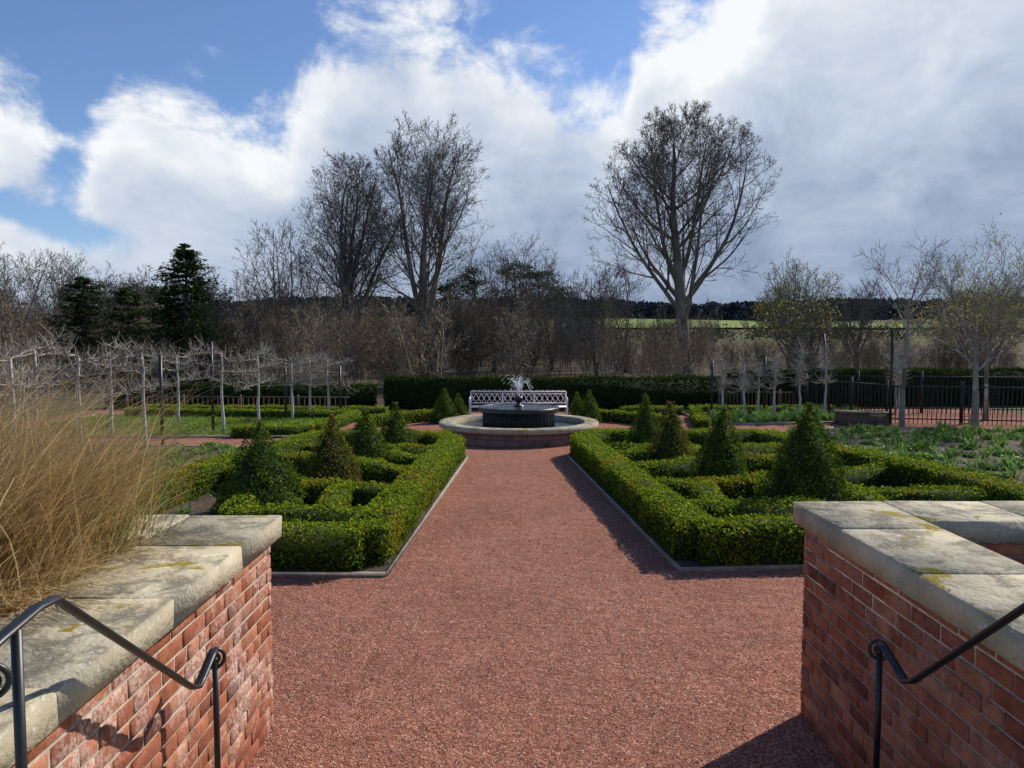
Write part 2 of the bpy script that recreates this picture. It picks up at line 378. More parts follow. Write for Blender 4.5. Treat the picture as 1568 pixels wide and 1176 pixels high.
# topiary
def cone(x,y,R,H,mat):
    pf=lambda t:(np.clip(1-t**1.45,0,1))**.92
    R=R*1.08
    g=Geo(); zz=np.linspace(0,1,10); prof=[(max(.01,(R-.07)*pf(t)),t*(H-.10)) for t in zz]
    V,F=lathe(prof,14); g.add(V,F,.1,1)
    n=int(5600*R*H/.5); t=1-np.sqrt(rng.random(n)); t=np.where(rng.random(n)<.15,rng.random(n),t); a=rng.uniform(0,2*np.pi,n)
    lump=1+.07*np.sin(a*3+t*9+x)+.06*np.sin(a*5-t*14+y)+.04*np.sin(a*9+t*23)
    r=R*pf(t)*lump+rng.normal(size=n)*.024
    P=np.stack([r*np.cos(a)+.04*t*np.sin(x*9),r*np.sin(a),t*H*(1+.02*np.sin(a*4))+.02],-1)
    NN=np.stack([np.cos(a),np.sin(a),.5+0*a],-1)
    V,F=leaves(P,nz(NN),.036,.6,.8); g.add(V,F,np.repeat(np.clip(.42+.14*np.sin(a*4+t*11)+rng.normal(size=n)*.22,0,1),4),0)
    k=90; tt=rng.random(k); P=np.stack([rng.normal(size=k)*.022+.04*np.sin(x*9),rng.normal(size=k)*.022,H-.05+tt*.11],-1)
    V,F=leaves(P,nz(rng.normal(size=(k,3))),.038,.5,.5); g.add(V,F,.65,0)
    g.obj('topiary_cone',[mat,M_core],loc=(x,y,0))
for c in [(-3.14,9.4,.49,1.14,M_cone),(-2.55,10.6,.38,1.10,M_coneb),(-2.40,12.5,.38,.98,M_cone),(-2.12,13.8,.36,1.0,M_cone),
          (3.66,9.4,.50,1.36,M_cone),(2.98,10.8,.39,1.20,M_cone),(2.66,12.6,.36,1.12,M_coneb),(2.48,14.0,.34,1.14,M_cone),
          (-1.80,20.0,.34,.85,M_cone),(-1.45,20.6,.28,.68,M_cone),(1.78,20.6,.26,.72,M_cone),(2.05,20.0,.28,.82,M_cone)]: cone(*c)
FXc,FYc=.15,17.1
g=Geo()
for a0,a1 in ((20,66),(114,160)):
    an=np.radians(np.linspace(a0,a1,7)); pts=[(FXc+4.1*math.cos(t),FYc+4.1*math.sin(t)) for t in an]
    poly_hedge(g,pts,.35,.30,900,.05)
g.obj('low_box_hedge',[M_box,M_core])
g=Geo()
for a,b in [((-4.5,17.2),(-4.3,20.8)),((-4.3,20.8),(-11,21.6)),((-3.6,21.9),(-11,22.6)),((-4.5,17.2),(-6.3,17.0))]: hedge(g,a,b,.35,.26,800,.05)
g.obj('low_box_hedge',[M_box,M_core])
g=Geo()
for a,b in [((4.7,18.6),(5.2,21.4)),((5.2,22.2),(9.5,22.4)),((3.2,22),(5.0,22.2))]: hedge(g,a,b,.35,.26,800,.05)
g.obj('low_box_hedge',[M_box,M_core])
g=Geo(); hedge(g,(-4.0,24.1),(7.2,24.3),.9,.98,800,.07,jit=.05,wob=.05); g.obj('yew_hedge',[M_yew,M_core])
g=Geo(); hedge(g,(-13,24.6),(-4.4,24.2),.7,.76,800,.07,jit=.05,wob=.04); g.obj('yew_hedge',[M_yew,M_core])
g=Geo(); hedge(g,(7.2,24.9),(24,26.5),.9,1.18,750,.07,jit=.05,wob=.05); g.obj('yew_hedge',[M_yew,M_core])

# ------------------------------------------------------------ side beds
def bed(poly,lawn=False):
    polyprism('lawn' if lawn else 'planting_bed',poly,-.01,.03,M_lawn if lawn else M_soil)
    g=Geo()
    for i in range(len(poly)):
        V,F=beam(poly[i],poly[(i+1)%len(poly)],.06,-.01,.055+.001*(i%3)); g.add(V,F)
    g.obj('stone_kerb',[M_kerb])
bedA=[(-5.45,10.6),(-4.8,15.2),(-9.5,15.5),(-11,10.4)]
bedB=[(-4.7,17.0),(-4.3,20.9),(-12,21.8),(-12,16.8)]
bedC=[(7.5,10.6),(5.75,17.2),(7.9,18.6),(14.4,17.8),(14.4,9.5)]
bedD=[(5.2,19.3),(8.6,19.9),(10.5,22.8),(5.0,22.8)]
for b in (bedA,bedC,bedD): bed(b)
bed(bedB,lawn=True)
def inpoly(x,y,poly):
    c=np.zeros(len(x),bool);j=len(poly)-1
    for i in range(len(poly)):
        xi,yi=poly[i];xj,yj=poly[j]
        c^=((yi>y)!=(yj>y))&(x<(xj-xi)*(y-yi)/(yj-yi+1e-9)+xi); j=i
    return c
def scatter(poly,n,m=.15):
    P=np.array(poly);a=P.min(0)+m;b=P.max(0)-m
    q=rng.uniform(a,b,(n*3,2)); q=q[inpoly(q[:,0],q[:,1],poly)]; return q[:n]
def blades(C,nb,hgt_,wid,curve,lean,mat_i=0,g=None,var=(.2,1),z0=.03,seg=3,rad=.05,bias=None):
    k=len(C); n=k*nb
    a=rng.uniform(0,2*np.pi,n)
    if bias is not None: a=np.where(rng.random(n)<.45,bias+rng.normal(size=n)*.7,a)
    base=np.repeat(C,nb,0)+rng.normal(size=(n,2))*rad
    h=hgt_*rng.uniform(.55,1.1,n)*np.repeat(rng.uniform(.7,1.15,k),nb); ln=lean*rng.uniform(.2,1.2,n); cv=curve*rng.uniform(.2,1.3,n)
    t=np.linspace(0,1,seg+1)
    out=(ln[:,None]*t+cv[:,None]*t**2.2)*h[:,None]; z=h[:,None]*(t-.35*cv[:,None]*t**3)
    dx=np.cos(a)[:,None]*out+base[:,0:1]; dy=np.sin(a)[:,None]*out+base[:,1:2]
    tw=a+np.pi/2+rng.normal(size=n)*.5
    w=wid*rng.uniform(.6,1.2,n)[:,None]*(1-t**2*.92)
    ox=np.cos(tw)[:,None]*w/2; oy=np.sin(tw)[:,None]*w/2
    Vl=np.stack([dx-ox,dy-oy,z+z0],-1);Vr=np.stack([dx+ox,dy+oy,z+z0],-1)
    V=np.stack([Vl,Vr],2).reshape(n,-1,3); m=V.shape[1]
    i=np.arange(seg)*2; F=np.stack([i,i+1,i+3,i+2],-1)[None]+(np.arange(n)*m)[:,None,None]
    g.add(V.reshape(-1,3),F.reshape(-1,4),np.repeat(rng.uniform(var[0],var[1],n),m),mat_i)
def mounds(g,C,R,q,size):
    for (x,y) in C:
        r=R*rng.uniform(.6,1.3); d=nz(rng.normal(size=(q,3))*np.array([1,1,.8])); d[:,2]=np.abs(d[:,2])
        P=d*r*rng.uniform(.6,1,(q,1))*np.array([1,1,.7])+np.array([x,y,.04]); V,F=leaves(P,d,size,.7,.7)
        g.add(V,F,np.repeat(np.clip(.3+.5*d[:,2]+rng.normal(size=q)*.18,0,1),4),0)
# planting in loose rows with bare soil between
def rows(poly,n,ang,sp,j):
    q=scatter(poly,n); c_,s_=math.cos(ang),math.sin(ang); u=q[:,0]*c_+q[:,1]*s_; v=-q[:,0]*s_+q[:,1]*c_
    v=np.round(v/sp)*sp+rng.normal(size=len(v))*j; return np.stack([u*c_-v*s_,u*s_+v*c_],-1)
g=Geo(); C=rows(bedC,210,.25,.95,.13); C=C[inpoly(C[:,0],C[:,1],bedC)]
blades(C,20,.27,.034,.6,.4,g=g); C2=scatter(bedC,260); blades(C2,8,.09,.04,.6,.9,g=g,var=(.0,.5))
C3=rows(bedC,150,.25,.95,.18); C3=C3[inpoly(C3[:,0],C3[:,1],bedC)]; mounds(g,C3,.18,70,.07); g.obj('bulb_plants',[M_green])
g=Geo(); blades(scatter(bedD,110),22,.28,.03,.5,.4,g=g); mounds(g,scatter(bedD,50),.16,50,.07); g.obj('bulb_plants',[M_green])
g=Geo(); C=scatter(bedA,90); blades(C[C[:,0]>-8],24,.22,.03,.5,.5,g=g); blades(scatter(bedA,250),10,.10,.03,.5,.9,g=g,var=(0,.5)); mounds(g,scatter(bedA,110),.16,60,.07); g.obj('bulb_plants',[M_green])
g=Geo(); blades(scatter(bedB,2600),6,.09,.02,.5,.5,g=g,seg=2,var=(.1,.9)); g.obj('lawn_grass_tufts',[M_leafy])
g=Geo(); C=np.concatenate([scatter(Lp,160),scatter(Rp,200)]); blades(C,8,.12,.03,.5,.9,g=g,var=(0,.7)); g.obj('ground_cover_plants',[M_green])

# ------------------------------------------------------------ brick walls
def bricks(g,u0,u1,z0,z1,place,depth=.03,seed=1):
    r=random.Random(seed); bh,mo=.0665,.0105; z=z0; row=0
    while z+bh<=z1+.045:
        u=u0+(0 if row%2 else -.112); header=(row%4==3)
        while u<u1:
            bl=(.1035 if header else .2145)+r.uniform(-.004,.004)
            a=max(u,u0);b=min(u+bl,u1)
            if b-a>.03:
                o=depth+r.uniform(-.0035,.0035); ch=.006; jz=r.uniform(-.002,.0)
                zt=min(z+bh,z1)
                def jit(): return r.uniform(-.003,.003)
                base=[(a,z),(b,z),(b,zt),(a,zt)]; top=[(a+ch+jit(),z+ch+jit()),(b-ch+jit(),z+ch+jit()),(b-ch+jit(),zt-ch+jit()),(a+ch+jit(),zt-ch+jit())]
                V=[place(p[0],p[1]+jz,-.02) for p in base]+[place(p[0],p[1]+jz,o-ch*.8) for p in base]+[place(p[0],p[1]+jz,o) for p in top]
                F=[[0,1,5,4],[1,2,6,5],[2,3,7,6],[3,0,4,7],[4,5,9,8],[5,6,10,9],[6,7,11,10],[7,4,8,11],[8,9,10,11]]
                g.add(V,F,min(1,max(0,r.gauss(.5,.22))),0)
            u+=bl+mo
        z+=bh+mo; row+=1
def slab(g,x0,x1,y0,y1,z0,z1,var,b=.012):
    V=[];j=lambda:random.uniform(-.004,.004)
    for (ix,z) in ((0,z0),(0,z1-b),(b,z1)):
        V+= [(x0+ix+j(),y0+ix+j(),z+j()*.5),(x1-ix+j(),y0+ix+j(),z+j()*.5),(x1-ix+j(),y1-ix+j(),z+j()*.5),(x0+ix+j(),y1-ix+j(),z+j()*.5)]
    F=[[3,2,1,0]]
    for k in (0,4):
        for i in range(4): i2=(i+1)%4; F.append([k+i,k+i2,k+4+i2,k+4+i])
    F.append([8,9,10,11]); g.add(V,F,var,0)
def wall(name,xf,sgn,yend,ret_to,ZB,ZT,cw=.52):
    root=empty(name,(0,0,0)); g=Geo(); x_out=xf-sgn*(cw-.10)
    cg=Geo(); V,F=box(min(xf-sgn*.007,x_out+sgn*.007),max(xf-sgn*.007,x_out+sgn*.007),-.5,yend-.007,-.01,ZB-.002); cg.add(V,F)
    xa,xb=sorted((x_out,ret_to)); V,F=box(xa,xb,yend-.413,yend-.009,-.01,ZB-.004); cg.add(V,F)
    cg.obj('mortar_core',[M_mortar],parent=root)
    bricks(g,-.4,yend,0,ZB-.003,lambda u,z,o:(xf-sgn*.02+sgn*(o-.01),u,z),seed=3)
    xa,xb=sorted((xf,ret_to))
    bricks(g,xa,xb,0,ZB-.003,lambda u,z,o:(u,yend-.02+(o-.01),z),seed=4)
    bricks(g,-.4,yend-.42,.6,ZB-.003,lambda u,z,o:(x_out+sgn*.02-sgn*(o-.01),u,z),seed=5)
    xa,xb=sorted((x_out-sgn*.05,ret_to))
    bricks(g,xa,xb,.6,ZB-.003,lambda u,z,o:(u,yend-.40-(o-.01),z),seed=6)
    g.obj('brickwork',[M_brick],parent=root)
    c=Geo(); y=yend+.06; r=random.Random(9)
    xa,xb=sorted((xf+sgn*.05,xf+sgn*.05-sgn*cw))
    while y>-.4:
        ln=r.uniform(.52,.78); slab(c,xa,xb,y-ln,y-.007,ZB,ZT+r.uniform(-.004,.004),r.random(),b=.009); y-=ln
    x=xf+sgn*.05-sgn*cw-sgn*.008
    while (x-ret_to)*(-sgn)<0:
        ln=r.uniform(.55,.8); a,b=sorted((x,x-sgn*(ln-.008))); slab(c,a,b,yend+.06-.50,yend+.06,ZB,ZT+r.uniform(-.004,.004),r.random(),b=.009); x-=sgn*ln
    c.obj('stone_coping',[M_stone],parent=root)
    return root
wall('brick_garden_wall',-1.36,1,4.22,-6.0,1.085,1.205)
wall('brick_garden_wall',1.700,-1,4.36,7.0,1.135,1.255)
polyprism('raised_bed_soil',[(-6,-.5),(-1.80,-.5),(-1.80,3.79),(-6,3.79)],.5,1.07,M_soil)
polyprism('raised_bed_soil',[(2.14,-.5),(7,-.5),(7,3.93),(2.14,3.93)],.5,.93,M_soil)
root=empty('stone_steps')
g=Geo()
for i,(y1,z) in enumerate([(3.3,.155),(2.95,.31),(2.6,.465),(2.25,.62)]):
    slab(g,-1.345,1.685,(-2 if i==3 else y1-.35),y1,z-.15 if i else -.01,z,.5)
g.obj('treads',[M_stone],parent=root)
# handrails
def handrail(x,posts,path,scr,sgn):
    root=empty('iron_handrail'); g=Geo()
    V,F=tubepath(path,.0095,10); V[:,0]=x+(V[:,0]-x)*2.0; g.add(V,F)
    for (y,z0,z1) in posts:
        V,F=tubepath([(x,y,z0),(x,y,z1)],.013,8); g.add(V,F)
    g.obj('rail',[M_black],parent=root,smooth_=True)
    s=Geo()
    for (y,z,dr) in scr:
        pts=[]; ca,sa=math.cos(math.radians(35))*sgn,math.sin(math.radians(35))
        for t in np.linspace(0,1,34):
            r=.044*(1-t*.74); a=math.pi*.5-dr*t*2*math.pi*1.5; q=r*math.cos(a)
            pts.append((x+q*ca,y+q*sa,z+r*math.sin(a)))
        V,F=tubepath(pts,.0075,8); s.add(V,F)
        V,F=tubepath([(x-.012*sa*sgn,y+.012*ca*sgn,z),(x+.012*sa*sgn,y-.012*ca*sgn,z)],.012,8); s.add(V,F)
    s.obj('scroll',[M_black],parent=root,smooth_=True)
def railpath(x,ytop,ztop,ybend,zbend,yend,zend,yback):
    pts=[(x,yback,ztop-.06),(x,ytop-.22,ztop-.02),(x,ytop-.08,ztop+.004),(x,ytop,ztop)]
    for t in np.linspace(.04,.97,14):
        pts.append((x,ytop+(ybend-ytop)*t,ztop+(zbend-ztop)*t))
    pts+=[(x,ybend+.03,zbend-.004),(x,ybend+.07,zbend+.015),(x,yend-.03,zend-.01),(x,yend,zend)]
    return pts
handrail(-1.20,[(3.0,.30,.90),(1.80,.6,1.50)],railpath(-1.20,1.96,1.52,2.80,.88,2.99,.952,1.55),[(2.995,.91,1),(1.70,1.41,1)],1)
handrail(1.50,[(3.03,.30,.92),(1.80,.6,1.62)],railpath(1.50,1.96,1.60,2.80,.90,3.02,.972,1.2),[(3.03,.93,1)],-1)

# ------------------------------------------------------------ ornamental grass
g=Geo(); C=np.stack([rng.uniform(-3.9,-2.05,44),rng.uniform(2.6,3.85,44)],-1)
blades(C,280,1.0,.0065,.60,.26,g=g,z0=1.06,seg=5,rad=.10,var=(.1,1),bias=.2)
C=np.stack([rng.uniform(-2.5,-1.9,16),rng.uniform(2.1,3.5,16)],-1)
blades(C,110,.36,.007,1.1,.7,g=g,z0=1.07,seg=5,rad=.06,var=(.3,1),bias=0)
g.obj('ornamental_grass',[M_straw])
g=Geo(); C=np.stack([rng.uniform(-2.5,-1.95,9),rng.uniform(3.5,3.8,9)],-1)
blades(C,30,.5,.008,.5,.4,g=g,z0=1.06,seg=4,rad=.08,bias=0); g.obj('green_grass_clump',[M_leafy])

# ------------------------------------------------------------ fountain
root=empty('fountain',(FXc,FYc,0))
V,F=lathe([(1.70,-.01),(1.70,.265),(1.5,.266),(1.5,.0)],96); mkobj('basin_wall',V,F,M_basin,parent=root)
V,F=lathe([(1.48,.24),(1.48,.355),(1.50,.37),(1.78,.37),(1.80,.355),(1.80,.275),(1.78,.262),(1.69,.262)],96); mkobj('basin_coping',V,F,M_stone,np.full(len(V),.3),parent=root)
V,F=lathe([(1.52,.24),(.8,.243),(.01,.24)],64); mkobj('basin_water',V,F,M_water,parent=root,smooth_=True)
V,F=lathe([(.74,.1),(.74,.22),(.80,.26),(.80,.52),(.83,.555),(.90,.585),(.915,.62),(.915,.675),(.89,.695),(.85,.69),(.84,.67)],96); mkobj('upper_bowl',V,F,M_dark,parent=root,smooth_=True)
g=Geo()
for i in range(48):
    t=i*2*math.pi/48; c_,s_=math.cos(t),math.sin(t)
    V,F=tubepath([(.803*c_,.803*s_,.25),(.803*c_,.803*s_,.54)],.012,6); g.add(V,F)
g.obj('bowl_fluting',[M_dark],parent=root)
V,F=lathe([(.87,.683),(.4,.688),(.01,.688)],64); mkobj('bowl_water',V,F,M_water,parent=root,smooth_=True)
V,F=lathe([(.13,.68),(.13,.71),(.07,.73),(.04,.76),(.045,.79),(.085,.82),(.10,.86),(.09,.90),(.05,.925),(.025,.94),(.022,.965),(.008,.97)],24); mkobj('finial',V,F,M_dark,parent=root,smooth_=True)
g=Geo(); P0=[];P1=[]
for k in range(52):
    a=k*2*math.pi/52+rng.normal()*.1; vr=rng.uniform(.1,.85); vz=rng.uniform(2.0,2.95)
    for t in np.arange(.0,.46,.020):
        if rng.random()<.80-t*.9:
            t2=t+.015; f=lambda t_:(vr*t_*math.cos(a),vr*t_*math.sin(a),.96+vz*t_-4.9*t_*t_)
            if f(t)[2]>.75: P0.append(f(t));P1.append(f(t2))
V,F=tubes(P0,P1,np.full(len(P0),.0046),np.full(len(P0),.0036),4)
g.add(V,F); g.obj('water_jets',[M_drop],parent=root)
# ------------------------------------------------------------ bench
root=empty('garden_bench',(.17,20.05,0)); W=1.28
g=Geo()
for x in (-W,-W/3,W/3,W):
    V,F=tubepath([(x,.30,0),(x,.28,.42),(x,.36,.80)],.016,6); g.add(V,F)
    V,F=tubepath([(x,-.22,0),(x,-.24,.42)],.016,6); g.add(V,F)
g.obj('legs',[M_bench],parent=root)
g=Geo()
for y in np.linspace(-.24,.26,7): V,F=box(-W,W,y-.028,y+.028,.42,.437); g.add(V,F)
g.obj('seat',[M_bench],parent=root)
g=Geo()
for z,y in ((.80,.36),(.50,.295),(.74,.348)): V,F=tubepath([(-W,y,z),(W,y,z)],.016 if z!=.74 else .01,6); g.add(V,F)
k=18
for i in range(k):
    x0=-W+2*W*i/k;x1=x0+2*W/k
    for a,b in ((x0,x1),(x1,x0)): V,F=tubepath([(a,.297,.50),(b,.346,.74)],.009,6); g.add(V,F)
    pts=[(x0+(x1-x0)*t,.36,.80+.035*math.sin(math.pi*t)) for t in np.linspace(0,1,7)]; V,F=tubepath(pts,.008,6); g.add(V,F)
g.obj('backrest',[M_bench],parent=root)
g=Geo()
for x in (-W,W):
    V,F=tubepath([(x,.33,.66),(x,.1,.67),(x,-.2,.66),(x,-.26,.60),(x,-.24,.42)],.016,6); g.add(V,F)
g.obj('armrests',[M_bench],parent=root)

# ------------------------------------------------------------ trees
class Tree:
    def __init__(s,seed): s.r=random.Random(seed); s.S=[]; s.tips=[]
    def rv(s): return Vector((s.r.gauss(0,1),s.r.gauss(0,1),s.r.gauss(0,1)))
    def reach(s,p,d):
        e=s.env; q=Vector(((p.x-e[0])/e[3],(p.y-e[1])/e[3],(p.z-e[2])/e[4])); v=Vector((d.x/e[3],d.y/e[3],d.z/e[4]))
        a=v.dot(v);b=2*q.dot(v);c=q.dot(q)-1; D=b*b-4*a*c
        if D<0 or c>0.02: return 0.0
        return max(0,(-b+math.sqrt(D))/(2*a))
    def branch(s,p,d,Ln,r,lv):
        P=s.par; ns=P['ns'][lv]; seg=Ln/ns; pts=[p.copy()]; dirs=[]; rad=[r]
        tip=P['tip'][lv]
        for i in range(ns):
            d=(d+s.rv()*P['wob'][lv]+Vector((0,0,P['up'][lv]))).normalized()
            p=p+d*seg; pts.append(p.copy()); dirs.append(d.copy()); rad.append(max(P['rmin'],r*(1-(1-tip)*(i+1)/ns)))
            s.S.append((pts[-2],pts[-1],rad[-2],rad[-1],lv))
        if lv+1>=len(P['ns']): s.tips.append(p); return
        nc=P['nc'][lv]; nc=max(1,int(nc*s.r.uniform(.8,1.2)+.5))
        az=s.r.uniform(0,6.28)
        for k in range(nc):
            f=P['f0'][lv]+(1-P['f0'][lv])*((k+s.r.random()*.8)/nc)
            f=min(f,.999); i=int(f*ns); q=pts[i].lerp(pts[i+1],f*ns-i); dd=dirs[i]
            ang=math.radians(s.r.uniform(*P['ang'][lv])); az+=2.4+s.r.uniform(-.4,.4)
            ref=Vector((0,0,1)) if abs(dd.z)<.9 else Vector((1,0,0))
            a=dd.cross(ref).normalized(); b=dd.cross(a)
            nd=(dd*math.cos(ang)+(a*math.cos(az)+b*math.sin(az))*math.sin(ang)).normalized()
            rr=rad[i]+(rad[i+1]-rad[i])*(f*ns-i)
            if s.env:
                R=s.reach(q,(nd+Vector((0,0,.35*(lv<2)))).normalized())*s.r.uniform(.80,1.05)
                want=Ln*P['lr'][lv]*(1.15-.6*f) if (lv>0 or P['cap0']) else 99
                if lv>0: R+=.35
                if R<.3*min(want,3): continue
                cl=min(want,R)
            else: cl=Ln*P['lr'][lv]*(1.15-.6*f)
            s.branch(q,nd,max(.2,cl),max(P['rmin'],rr*P['rr'][lv]*s.r.uniform(.8,1.1)),lv+1)
    def geo(s,g,mi=0):
        A=np.array([[*a,*b,c,d_,l] for a,b,c,d_,l in s.S])
        for lo,hi,n,dv in ((-1,1.5,8,.1),(1.5,2.5,4,.05),(2.5,9,0,0)):
            m=(A[:,8]>lo)&(A[:,8]<=hi)
            if m.sum():
                B=A[m]; v=np.clip(.45+dv+rng.normal(size=len(B))*.2,0,1)
                if n: V,F=tubes(B[:,:3],B[:,3:6],B[:,6],B[:,7],n); g.add(V,F,np.repeat(v,2*n),mi)
                else: V,F=ribbons(B[:,:3],B[:,3:6],B[:,6]*1.1,B[:,7]*1.1); g.add(V,F,np.repeat(v,4),mi)
BIG=dict(ns=[6,10,8,5,4,2],wob=[.04,.05,.09,.12,.15,.2],up=[.05,.04,.07,.08,.07,.05],nc=[5,14,8,5,4],f0=[.62,.12,.15,.12,.1],
     ang=[(6,20),(25,55),(28,55),(25,50),(25,50)],lr=[1,.50,.50,.5,.55],rr=[.68,.40,.50,.55,.6],tip=[.85,.16,.2,.25,.3,.5],rmin=.008,cap0=False)
def bigtree(name,x,y,seed,H,rw,tr,th,ecx=0,ebot=1.8,par=None,mat=M_bark,lean=(0,0),bud=0,buds=.07):
    t=Tree(seed); t.par=dict(BIG,**(par or {})); t.env=(ecx,0,(H+ebot)/2,rw,(H-ebot)/2)
    t.branch(Vector((0,0,-.1)),Vector((lean[0],lean[1],1)).normalized(),th,tr,0)
    g=Geo(); t.geo(g)
    V,F=lathe([(tr*1.6,-.1),(tr*1.2,.3),(tr*.95,.9)],10); g.add(V,F,.4)
    if bud and len(t.tips):
        T=np.array([tuple(q) for q in t.tips]); T=T[rng.integers(0,len(T),bud)]+rng.normal(size=(bud,3))*.12
        V,F=leaves(T,nz(rng.normal(size=(bud,3))),buds); g.add(V,F,np.repeat(rng.random(bud),4),1)
    o=g.obj(name,[mat,M_bud],loc=(x,y,hz(x,y))); return o
bigtree('bare_tree',-9.4,45,11,13.2,4.1,.34,3.0,ecx=-1.1,ebot=.2)
bigtree('bare_tree',-5.0,45,29,15.5,4.3,.38,3.4,ecx=.1,ebot=.2)
bigtree('bare_tree',10.2,45,5,15.4,6.1,.48,13.6,ecx=-.1,ebot=-.6,par=dict(ns=[14,10,8,5,4,2],wob=[.025,.06,.09,.12,.15,.2],up=[.06,.06,.07,.08,.07,.05],nc=[22,10,6,4,3],f0=[.18,.18,.15,.12,.1],
   ang=[(28,62),(25,55),(28,55),(25,50),(25,50)],rr=[.50,.50,.5,.55,.6],tip=[.12,.16,.2,.25,.3,.5],lr=[.62,.5,.5,.5,.55]))
MED=dict(ns=[6,7,5,4,2],wob=[.05,.08,.12,.16,.2],up=[.05,.08,.07,.06,.05],nc=[6,10,6,4],f0=[.35,.12,.15,.1],ang=[(10,36),(25,50),(25,50),(25,50)],
     lr=[1,.55,.52,.5],rr=[.60,.42,.5,.6],tip=[.7,.2,.25,.3,.5],rmin=.008)
for x,y,sd,H,rw,bud in [(-13.6,44,31,9.0,2.6,0),(.6,50,32,9.4,2.4,0),(4.9,44,33,6.6,2.2,0),(2.9,55,34,8.0,2.3,0),(-1.2,52,45,8.6,2.0,0),(15.6,41,35,6.6,2.2,1500),(17.6,48,36,6.9,1.9,0),
                        (20,44,37,5.6,1.7,0),(-27.5,42,38,7.2,3.0,0),(-30,50,39,8.0,3.4,0),(-20.5,50,40,5.6,2.2,0),(14,36,41,4.3,1.6,700),(-17,42,42,6.0,1.8,0),(27,46,43,4.9,2.4,900),(-24,47,44,6.2,2.4,0),(18.5,30,46,4.6,1.8,900),(-11.5,50,47,9.0,2.6,0),(7.5,50,48,7.2,2.6,0)]:
    bigtree('bare_tree',x,y,sd,H,rw,.10+.01*H*.5,H*.3,ebot=.2,par=MED,bud=bud,buds=.10,mat=M_bark)
SM=dict(ns=[6,6,4,3,2],wob=[.02,.10,.13,.16,.2],up=[.02,.09,.08,.07,.05],nc=[7,7,5,3],f0=[.72,.12,.15,.1],ang=[(25,50),(25,50),(25,50),(25,45)],
     lr=[1,.6,.55,.5],rr=[.45,.5,.55,.6],tip=[.7,.25,.3,.4,.6],rmin=.0035)
def pale_tree(*a,**k):
    o=bigtree('young_birch_tree',*a,mat=M_pale,**k)
pale_tree(9.75,18.9,51,4.6,.95,.055,3.2,ebot=1.9,par=SM)
pale_tree(11.75,19.2,52,4.95,1.35,.075,2.5,ebot=1.3,par=dict(SM,nc=[9,9,6,4],f0=[.55,.1,.15,.1]),bud=1500,buds=.055)
pale_tree(12.9,20.6,53,3.9,1.1,.06,2.2,ebot=1.1,par=dict(SM,nc=[8,8,6,3]),bud=1500,buds=.055)
# pleached fruit trees
def pleached(x,y,H,ax,seed,tiers=(.62,.8,.97),arm=.95,r=.042):
    R=random.Random(seed); g=Geo(); a=np.array([math.cos(ax),math.sin(ax),0]); P0=[];P1=[];A=[];B=[]
    pts=[(R.uniform(-.02,.02),R.uniform(-.02,.02),H*t) for t in np.linspace(0,1,7)]
    V,F=tubepath(pts,np.linspace(r,r*.5,7),8); g.add(V,F,1.0)
    for tz in tiers:
        for sg in (-1,1):
            q=np.array([0,0,H*(tz+R.uniform(-.04,.04))]); ln=arm*R.uniform(.65,1.1); k=10; sl=R.uniform(-.02,.03)
            for i in range(k):
                nq=q+a*sg*ln/k+np.array([R.gauss(0,.02),R.gauss(0,.035),R.gauss(0,.022)+sl])
                P0.append(q);P1.append(nq);A.append(.013*(1-i/k*.6));B.append(.013*(1-(i+1)/k*.6))
                for m in range(4):
                    b=q+(nq-q)*R.random(); d=np.array([R.gauss(0,.55),R.gauss(0,.55),R.uniform(-.3,1)]); d/=np.linalg.norm(d); l=R.uniform(.1,.42)
                    mid=b+d*l*.5; d2=d+np.array([R.gauss(0,.35),R.gauss(0,.35),.3]); d2/=np.linalg.norm(d2)
                    P0+= [b,mid];P1+=[mid,mid+d2*l*.5];A+=[.006,.0045];B+=[.0045,.003]
                q=nq
    V,F=tubes(P0,P1,A,B,4); g.add(V,F,np.repeat(np.clip(.6+rng.normal(size=len(P0))*.25,0,1),8))
    g.obj('pleached_fruit_tree',[M_pale],loc=(x,y,0))
for i,(x,y,H) in enumerate([(-6.3,9.0,1.75),(-7.2,12.6,1.9),(-7.25,14.9,1.95),(-6.65,17.4,1.9),(-6.3,18.8,1.8),(-5.9,20.3,1.7),(-5.65,21.2,1.65),(-5.2,21.4,1.6),(-8.8,14.0,2.0),(-9.0,17,1.9),(-8.6,19.5,1.8),(-8.2,11.5,2.0),(-7.0,10.6,1.95)]):
    pleached(x,y,H,[1.35,.5,1.2,.9][i%4],60+i)
for i,(x,y,H) in enumerate([(5.9,21.2,1.5),(6.3,20.6,1.45),(6.95,21.4,1.5),(7.25,20.9,1.6),(7.9,20.8,1.6),(8.7,21.0,1.75),(10.7,20.9,1.7),(11.3,22.3,1.8)]):
    pleached(x,y,H,1.2,80+i,arm=.6)
def post(x,y,h,lean=0,r=.035):
    V,F=tubepath([(0,0,-.02),(lean*h*.5,0,h*.5),(lean*h,0,h)],r,8); mkobj('metal_post',V,F,M_black,loc=(x,y,0))
for p in [(-7.0,17.7,2.15),(-6.9,14.9,1.9),(-6.1,20.4,1.6),(-4.9,21.6,1.45),(9.45,18.9,2.45),(8.9,21.2,2.35,-.09),(5.7,21.6,1.6),(7.2,21.6,1.7)]: post(*p)
root=empty('training_wires'); g=Geo()
for z in (1.1,1.4,1.7):
    V,F=tubes([(-7.0,9,z),(-7.0,17.7,z),(5.7,21.6,z*.9)],[(-7.0,17.7,z),(-4.9,21.6,z*.85),(8.9,21.2,z)],[.004]*3,[.004]*3,4); g.add(V,F)
g.obj('wires',[M_black],parent=root)
